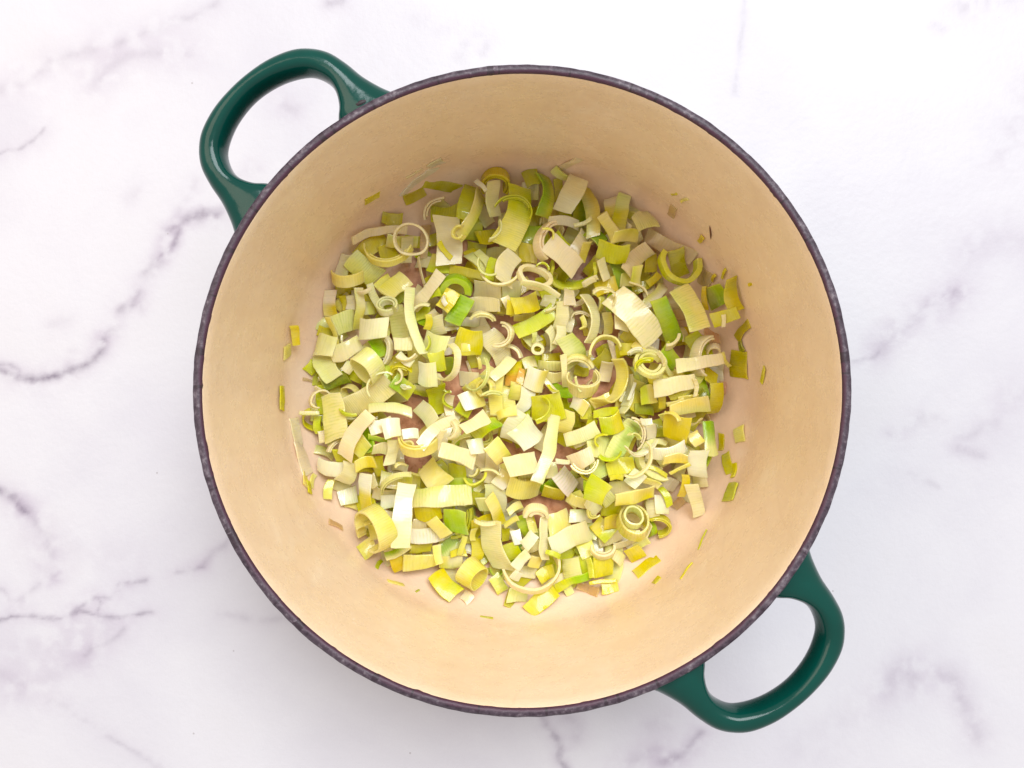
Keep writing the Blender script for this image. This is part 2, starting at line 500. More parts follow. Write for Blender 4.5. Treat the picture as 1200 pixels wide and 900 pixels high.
dk = mixc(nt, 1.0, c, (.62, .74, .30), 'MULTIPLY')
c = mixc(nt, math_n(nt, 'MULTIPLY', math_n(nt, 'SUBTRACT', ribf, ribh), .55, True), c, dk)
ht = math_n(nt, 'ADD', math_n(nt, 'MULTIPLY', ribh, .55), math_n(nt, 'ADD', math_n(nt, 'MULTIPLY', fib, .30), math_n(nt, 'MULTIPLY', cn, .6)))
nrm = bump(nt, ht, .28, .0006)
rg = math_n(nt, 'ADD', math_n(nt, 'MULTIPLY', cn, .30), .12)
p = principled(nt, c, rg, nrm, .42)
p.inputs['Subsurface Weight'].default_value = .50
p.inputs['Coat Weight'].default_value = .50
p.inputs['Coat Roughness'].default_value = .05
p.inputs['Subsurface Radius'].default_value = (1.0, .95, .45)
p.inputs['Subsurface Scale'].default_value = .0022
tr = N(nt, 'ShaderNodeBsdfTranslucent'); nt.links.new(c, tr.inputs[0]); nt.links.new(nrm, tr.inputs['Normal'])
mx = N(nt, 'ShaderNodeMixShader'); mx.inputs[0].default_value = .30
nt.links.new(p.outputs[0], mx.inputs[1]); nt.links.new(tr.outputs[0], mx.inputs[2])
tp = N(nt, 'ShaderNodeBsdfTransparent')
aclr = N(nt, 'ShaderNodeAttribute', attribute_name='clear')
mx2 = N(nt, 'ShaderNodeMixShader')
nt.links.new(aclr.outputs['Fac'], mx2.inputs[0])
nt.links.new(mx.outputs[0], mx2.inputs[1]); nt.links.new(tp.outputs[0], mx2.inputs[2])
nt.links.new(mx2.outputs[0], out.inputs[0])

# height field of the pot floor and of everything laid so far
HS = .001; HN = 251; HO = -.125
gx = HO + np.arange(HN)*HS
HXX, HYY = np.meshgrid(gx, gx, indexing='ij')
RR = np.hypot(HXX, HYY)
HF = floor_z(RR)
HF[RR > .1155] = .12
FLOOR = HF.copy()
def hidx(x, y):
    return (np.clip(np.rint((np.asarray(x)-HO)/HS).astype(int), 0, HN-1), np.clip(np.rint((np.asarray(y)-HO)/HS).astype(int), 0, HN-1))
def hsample(x, y):
    return HF[hidx(x, y)]

def ray(px, py):
    return np.array([(px-600)/F_PX, (450-py)/F_PX, -1.0])
def at_z(px, py, z):
    d = CAM.z-z; r = ray(px, py)
    return np.array([CAM.x+r[0]*d, CAM.y+r[1]*d, z])
def hit_pot(px, py):
    r = ray(px, py); lo = .0; prev = None
    for d in np.arange(.279, CAM.z, .0004):
        x, y, z = CAM.x+r[0]*d, CAM.y+r[1]*d, CAM.z-d
        rr = math.hypot(x, y)
        if z <= floor_z(rr) or (z < .117 and z > .0373 and rr > wall_r(z)):
            e = 1e-3
            if z > .0373 or rr > .1124:
                n = np.array([-x/rr, -y/rr, .035])
            else:
                s = (floor_z(rr+e)-floor_z(rr-e))/(2*e)
                n = np.array([-x/rr*s, -y/rr*s, 1.0])
            return np.array([x, y, z]), n/np.linalg.norm(n)
    return at_z(px, py, .007), np.array([0, 0, 1.0])

def rot(axis, a):
    return np.array(Matrix.Rotation(a, 3, Vector(axis)))

CS = 5      # points across each face
def band(P, Wd, Nn, w, t, edge_noise, taper):
    """closed band: centre line P, width direction Wd, normal Nn (arrays), width w, thickness t"""
    n = len(P); ch = min(.00022, t*.3)
    vs_ = np.linspace(-w/2+ch, w/2-ch, CS)
    sec = [(v, -t/2) for v in vs_] + [(w/2, -t/2+ch), (w/2, t/2-ch)] + [(v, t/2) for v in vs_[::-1]] + [(-w/2, t/2-ch), (-w/2, -t/2+ch)]
    sec = np.array(sec); M = len(sec)
    V = np.zeros((n, M, 3)); vv = np.zeros((n, M)); ed = np.zeros((n, M))
    for i in range(n):
        s = i/(n-1)
        wm = 1 + taper*(s-.5) + edge_noise[0]*math.sin(3.1*s+edge_noise[1])
        V[i] = P[i] + sec[:, :1]*wm*Wd[i] + sec[:, 1:]*Nn[i]
        vv[i] = sec[:, 0]/w + .5
        ed[i] = (np.abs(sec[:, 1]) < t/2-1e-6).astype(float)
    ed[0] = ed[-1] = 1
    faces = []
    for i in range(n-1):
        for j in range(M):
            j2 = (j+1) % M
            faces.append((i*M+j, i*M+j2, (i+1)*M+j2, (i+1)*M+j))
    # end caps as strips
    for base, flip in ((0, False), ((n-1)*M, True)):
        bot = [base+j for j in range(CS)]; top = [base+2*CS+1-j for j in range(CS)]
        for j in range(CS-1):
            f = (bot[j], top[j], top[j+1], bot[j+1])
            faces.append(f[::-1] if flip else f)
        f = (bot[-1], top[-1], base+CS+1, base+CS); faces.append(f[::-1] if flip else f)
        f = (base+2*CS+3, base+2*CS+2, top[0], bot[0]); faces.append(f[::-1] if flip else f)
    return V, vv, ed, faces

def shape_strip(L, w, t, curl, roll, n=15, r=None):
    th = math.radians(curl)
    g = r.uniform(-.5, .5)
    ss = np.linspace(0, 1, n)
    k = th*(1+g*(2*ss-1))
    a = np.cumsum(k)/n; a = a - a[n//2]
    a = a + .06*r.uniform(-1, 1)*np.sin(ss*math.pi*2+r.uniform(0, 6))
    dx = np.cos(a); dz = -np.sin(a)
    x = np.concatenate([[0], np.cumsum((dx[1:]+dx[:-1])/2)]); z = np.concatenate([[0], np.cumsum((dz[1:]+dz[:-1])/2)])
    span = max(x.max()-x.min(), 1e-6)
    x = x/span*L; z = z/span*L
    x -= (x.max()+x.min())/2; z -= z.mean()
    bend = r.uniform(-.10, .10)*L
    P = np.stack([x, bend*np.sin(ss*math.pi)-bend*.5, z], 1)
    T = np.stack([dx, np.zeros(n), dz], 1)
    tw = math.radians(r.uniform(-9, 9))
    Wd = np.zeros((n, 3)); Nn = np.zeros((n, 3))
    sk = r.uniform(-.12, .12)
    for i in range(n):
        R = rot(T[i], tw*(ss[i]-.5))
        Wd[i] = R@np.array([0, 1, 0]); Nn[i] = np.cross(T[i], Wd[i])
        Wd[i] = Wd[i] + T[i]*sk*(2*ss[i]-1)
    arc = np.concatenate([[0], np.cumsum(np.linalg.norm(np.diff(P, axis=0), axis=1))])
    V, vv, ed, faces = band(P, Wd, Nn, w, t, (r.uniform(-.07, .07), r.uniform(0, 6)), r.uniform(-.14, .14))
    V = limp(V.reshape(-1, 3), r)@rot((1, 0, 0), math.radians(roll)).T
    return V, vv.ravel(), np.repeat(ss, vv.shape[1]), ed.ravel(), np.repeat(arc, vv.shape[1]), faces

def shape_arc(R, a0, a1, h, t, tilt, d, r=None):
    n = max(10, int(abs(a1-a0)/11))
    ss = np.linspace(0, 1, n)
    if a1-a0 >= 359: a1 = a0+359.2
    an = np.radians(a0+(a1-a0)*ss)
    full = (a1-a0) > 350
    ec = r.uniform(-.09, .09); ph = r.uniform(0, 6)
    sp = 0 if full else r.uniform(-.12, .12)
    Rs = (R-t/2)*(1+ec*np.cos(2*an+ph)+sp*(ss-.5))
    Nn = np.stack([np.cos(an), np.sin(an), 0*an], 1)
    P = Nn*Rs[:, None]
    lean = r.uniform(-.10, .10)
    P[:, 2] += 0 if full else h*r.uniform(-.12, .12)*(ss-.5)
    Wd = np.stack([lean*np.cos(an), lean*np.sin(an), 1+0*an], 1)
    arc = np.concatenate([[0], np.cumsum(np.linalg.norm(np.diff(P, axis=0), axis=1))])
    V, vv, ed, faces = band(P, Wd, Nn, h, t, (0 if full else r.uniform(-.06, .06), r.uniform(0, 6)), 0 if full else r.uniform(-.12, .12))
    V = V.reshape(-1, 3); vv = vv.ravel(); m_ = len(vv)//n; s_ = np.repeat(ss, m_); ed = ed.ravel(); arc = np.repeat(arc, m_)
    if R > .0038 and r.random() < (.25 if full else .55):      # a second leaf layer nested inside the first
        lo, hi = int(n*r.uniform(0, .25)), n-int(n*r.uniform(0, .25))
        V2, vv2, ed2, f2 = band((P-Nn*t*1.12)[lo:hi], Wd[lo:hi], Nn[lo:hi], h*r.uniform(.88, 1.04), t*.8, (.03, 1.0), r.uniform(-.1, .1))
        V2 = V2.reshape(-1, 3); V2[:, 2] += h*r.uniform(-.10, .10)
        faces = faces + [tuple(i+len(V) for i in f) for f in f2]
        V = np.vstack([V, V2]); vv = np.concatenate([vv, vv2.ravel()]); ed = np.concatenate([ed, ed2.ravel()])
        s_ = np.concatenate([s_, np.repeat(ss[lo:hi], m_)]); arc = np.concatenate([arc, np.repeat(arc[::m_][lo:hi], m_)+.05])
    V = limp(V, r, .0008)
    da = math.radians(d)
    ax = (-math.sin(da), math.cos(da), 0)
    V = V@rot(ax, math.radians(tilt)).T
    return V, vv, s_, ed, arc, faces

def colours(code, vv, ss, ed, r, plain=False):
    code = code.replace('#', '')
    if '>' in code: a, b = code.split('>'); f = ss
    elif '|' in code: a, b = code.split('|'); f = vv
    else: a = b = code[0]; f = ss
    pos = r.uniform(.42, .58); sof = .28
    f = np.clip((f-pos)/sof+.5, 0, 1); f = f*f*(3-2*f)
    jit = r.normal(0, 4, 3)
    A = srgb(*np.clip(np.array(PAL[a])+jit, 4, 250)); B = srgb(*np.clip(np.array(PAL[b])+jit, 4, 250))
    C = A*(1-f[:, None])+B*f[:, None]
    # each leek leaf pales towards one end of its fibre
    sl = r.choice([-1, 1])*r.uniform(.05, .62)
    pale = srgb(244, 234, 178) if a in 'cwkpgtq' else srgb(236, 230, 96)
    m = np.clip(abs(sl)*(vv if sl > 0 else 1-vv), 0, 1)[:, None]
    C = C*(1-m)+pale*m
    if a in 'cwkpgt' and not plain:
        gm = (r.uniform(.05, .55) if r.random() < .6 else 0)*np.clip((1-vv if sl > 0 else vv)*1.6-.6, 0, 1)[:, None]
        C = C*(1-gm)+srgb(196, 214, 60)*gm
    C = C*(1-.30*ed[:, None])+pale*.30*ed[:, None]
    return C

def finish_mesh(me, C, rib, clear, uvs):
    a = me.color_attributes.new('leekcol', 'FLOAT_COLOR', 'POINT')
    a.data.foreach_set('color', np.column_stack([C, np.ones(len(C))]).astype(np.float32).ravel())
    for nm, v in (('rib', rib), ('clear', clear)):
        b = me.attributes.new(nm, 'FLOAT', 'POINT'); b.data.foreach_set('value', np.asarray(v, np.float32))
    ul = me.uv_layers.new(name='UVMap')
    li = np.zeros(len(me.loops), np.int32); me.loops.foreach_get('vertex_index', li)
    ul.data.foreach_set('uv', uvs[li].astype(np.float32).ravel())

def limp(V, r, amp=.0010):
    o = r.uniform(0, 50, 3)
    W = np.array([mnoise.noise_vector(Vector(tuple(v*110+o))) for v in V])*amp
    W += np.array([mnoise.noise_vector(Vector(tuple(v*420+o))) for v in V])*(amp*.16)
    return V + W

pieces = []
def settle(V, q=10, lift=.0):
    gaps = V[:, 2]-hsample(V[:, 0], V[:, 1])
    return lift-np.percentile(gaps, q)
def stamp(V, faces=None):
    if faces is not None:
        Q = V[np.array(faces)]
        V = np.vstack([V, Q.mean(1), (Q[:, 0]+Q[:, 1])/2, (Q[:, 1]+Q[:, 2])/2, (Q[:, 2]+Q[:, 3])/2, (Q[:, 3]+Q[:, 0])/2])
    i, j = hidx(V[:, 0], V[:, 1])
    np.maximum.at(HF, (i, j), V[:, 2])
    for di, dj in ((1, 0), (-1, 0), (0, 1), (0, -1)):
        np.maximum.at(HF, (np.clip(i+di, 0, HN-1), np.clip(j+dj, 0, HN-1)), V[:, 2]-.0004)

def slope_frame(x, y, ux, uy, L, w):
    """pitch and roll that let a band lie on what is under it"""
    c = []
    for s in (-.42, .42):
        xs = x+ux*L*s+np.array([-.002, 0, .002, 0, 0]); ys = y+uy*L*s+np.array([0, -.002, 0, .002, 0])
        c.append(np.mean(np.sort(hsample(xs, ys))[-3:]))
    d = []
    for s in (-.42, .42):
        xs = x-uy*w*s+np.array([-.0015, 0, .0015, 0, 0]); ys = y+ux*w*s+np.array([0, -.0015, 0, .0015, 0])
        d.append(np.mean(np.sort(hsample(xs, ys))[-3:]))
    lim = math.radians(26)
    return (max(-lim, min(lim, math.atan2(c[1]-c[0], L*.84))), max(-lim, min(lim, math.atan2(d[1]-d[0], w*.84))))

ZCAP = .040
def lay(spec, r, filler=False):
    f = spec.split()
    onwall = 'F' in f[0]
    kind = f[0][-1]
    code = f[-1]
    rib = 1.0 if '#' in code else (r.uniform(.22, .70))
    if kind == 'S':
        x1, y1, x2, y2, w, curl, roll = map(float, f[1:8])
        cxp, cyp = (x1+x2)/2, (y1+y2)/2
        if not onwall and not filler:
            if abs(curl) < 12: curl += r.choice([-1, 1, 1])*r.uniform(16, 55)
            else: curl *= r.uniform(1.2, 1.7)
            roll += r.normal(0, 11)
            gx_ = (x2-x1)*.035; gy_ = (y2-y1)*.035
            x1 -= gx_; x2 += gx_; y1 -= gy_; y2 += gy_; w *= 1.09
    else:
        cxp, cyp, Rp, a0, a1, h, tilt, d = map(float, f[1:9])
        tp_ = float(f[9]) if len(f) > 10 else None
    a = code.replace('#', '')[0]
    t = r.uniform(.0006, .0011)
    if a in 'tq': t *= .7
    clear = {'t': .22, 'q': .40, 'p': .05}.get(a, 0.0)
    if onwall:
        p1, n1 = hit_pot(x1, y1); p2, n2 = hit_pot(x2, y2); pm, nm = hit_pot(cxp, cyp)
        pm = (p1+p2)/2*.5+pm*.5
        X = p2-p1; L = np.linalg.norm(X); X = X/L
        nn = nm-X*np.dot(nm, X); nn /= np.linalg.norm(nn)
        Y = np.cross(nn, X)
        ww = w/F_PX*(CAM.z-pm[2])/max(.45, abs(Y[0])+abs(Y[1]) if abs(Y[2]) > .5 else 1)
        t = min(t, .0008)
        V, vv, ss, ed, arc, faces = shape_strip(L, ww, t, curl, roll, 9, r)
        V = V@np.stack([X, Y, nn]) + pm + nn*(t*.5)
        h_w = ww; Lr = L
        ctr = pm
    else:
        z0 = float(hsample(*at_z(cxp, cyp, .012)[:2]))+.002
        z0 = min(z0, ZCAP)
        for it in range(2):
            c0 = at_z(cxp, cyp, z0)
            ppm = F_PX/(CAM.z-z0)
            if kind == 'S':
                A_, B_ = at_z(x1, y1, z0), at_z(x2, y2, z0)
                u = B_-A_; L = np.linalg.norm(u); u = u/L
                pitch, rl = slope_frame(c0[0], c0[1], u[0], u[1], L, w/ppm)
                r2 = np.random.default_rng(int(abs(x1*31+y1*17+x2*7)))
                V, vv, ss, ed, arc, faces = shape_strip(L/math.cos(pitch), w/ppm/math.cos(rl*.7), t, curl, roll, 15, r2)
                V = V@rot((1, 0, 0), rl*.8).T
                V = V@rot((0, 1, 0), -pitch).T
                V = V@rot((0, 0, 1), math.atan2(u[1], u[0])).T
                Lr, h_w = L, w/ppm
            else:
                r2 = np.random.default_rng(int(abs(cxp*31+cyp*17+Rp*7)))
                V, vv, ss, ed, arc, faces = shape_arc(Rp/ppm, a0, a1, h/ppm, (tp_/ppm if tp_ else t*1.15), tilt, d, r2)
                Lr, h_w = 2*Rp/ppm, h/ppm
                # keep the projected middle of a tilted ring where the photo has it
            Vw = V + np.array([c0[0], c0[1], 0])
            zo = settle(Vw, (9 if filler else 3.5) if kind == 'S' else (6 if filler else 2.5))
            top = V[:, 2].max()
            z0 = min(zo, ZCAP)
        V = V + np.array([c0[0], c0[1], z0])
        # slide back inside the pot wall
        lim = np.array([wall_r(z) if z > .0373 else .1125 for z in V[:, 2]])
        rr_ = np.hypot(V[:, 0], V[:, 1]); over = (rr_-lim).max()
        if over > 0:
            cn_ = np.array([c0[0], c0[1]])/np.hypot(c0[0], c0[1]); V[:, :2] -= cn_*min(over, .006)
        ctr = V.mean(0)
    C = colours(code, vv, ss, ed, r, onwall)
    stamp(V, faces)
    cl = np.full(len(V), clear)
    uvs = np.stack([arc*r.uniform(.65, 1.5)+r.uniform(0, 1), vv*h_w+r.uniform(0, 1)], 1)
    return dict(V=V, C=C, rib=np.full(len(V), rib), clear=cl, uvs=uvs, faces=faces, kind=kind, code=code, ctr=ctr, L=Lr, w=h_w,
                wall=onwall, spec=spec, full=(kind == 'A' and (a1-a0) >= 350), curl=(curl if kind == 'S' else 0), top=V[:, 2].max())

# ---- loose chopped leek under the pieces that can be told apart
GAPS = [(542,440,17),(545,458,12),(486,470,12),(478,484,9),(666,530,11),(600,470,6),(698,492,10),(637,458,7),(655,596,11),(622,684,7),(836,386,9),
        (703,404,6),(470,252,26),(488,232,14),(706,226,14),(757,288,10),(455,296,9),(398,352,8),(835,460,6),(640,300,6),(585,385,8)]
fill = []
rf = np.random.default_rng(5)
cnt = 0; tries = 0
while cnt < 370 and tries < 6000:
    tries += 1
    ra = 236*math.sqrt(rf.random())*(1 if cnt < 320 else .8); th = rf.uniform(0, 6.283)
    px = 604+ra*math.cos(th)*1.0; py = 452+ra*1.02*math.sin(th)
    if any((px-a)**2+(py-b)**2 < (c_+11)**2 for a, b, c_ in GAPS): continue
    cc = rf.choice(list('ckgyYlokcwcgGtkl'))
    if rf.random() < .22:
        a0 = rf.uniform(0, 360)
        sp_ = 'A %f %f %f %f %f %f %f %f %s' % (px, py, rf.uniform(9, 19), a0, a0+rf.uniform(110, 300), rf.uniform(7, 12), rf.uniform(20, 65), rf.uniform(0, 360), cc)
    else:
        L = rf.uniform(22, 46); w = rf.uniform(13, 23); an = rf.uniform(0, 3.14)
        sp_ = 'S %f %f %f %f %f %f %f %s' % (px-L/2*math.cos(an), py-L/2*math.sin(an), px+L/2*math.cos(an), py+L/2*math.sin(an), w,
                    rf.choice([-1, 1, 1])*rf.uniform(15, 75), rf.uniform(-14, 14), cc)
    fill.append(lay(sp_, rf, True))
    cnt += 1
off = 0; FV = []; FF = []
for q in fill:
    FV.append(q['V']); FF += [tuple(i+off for i in f) for f in q['faces']]; off += len(q['V'])
st = link_mesh('chopped_leek', np.vstack(FV), FF, m_leek, None, True, 38)
finish_mesh(st.data, np.vstack([q['C'] for q in fill]), np.concatenate([q['rib'] for q in fill]), np.concatenate([q['clear'] for q in fill]), np.vstack([q['uvs'] for q in fill]))
st['kind'] = 'stuff'
st['label'] = 'bed of chopped leek pieces covering the pot floor'
st['category'] = 'leek'

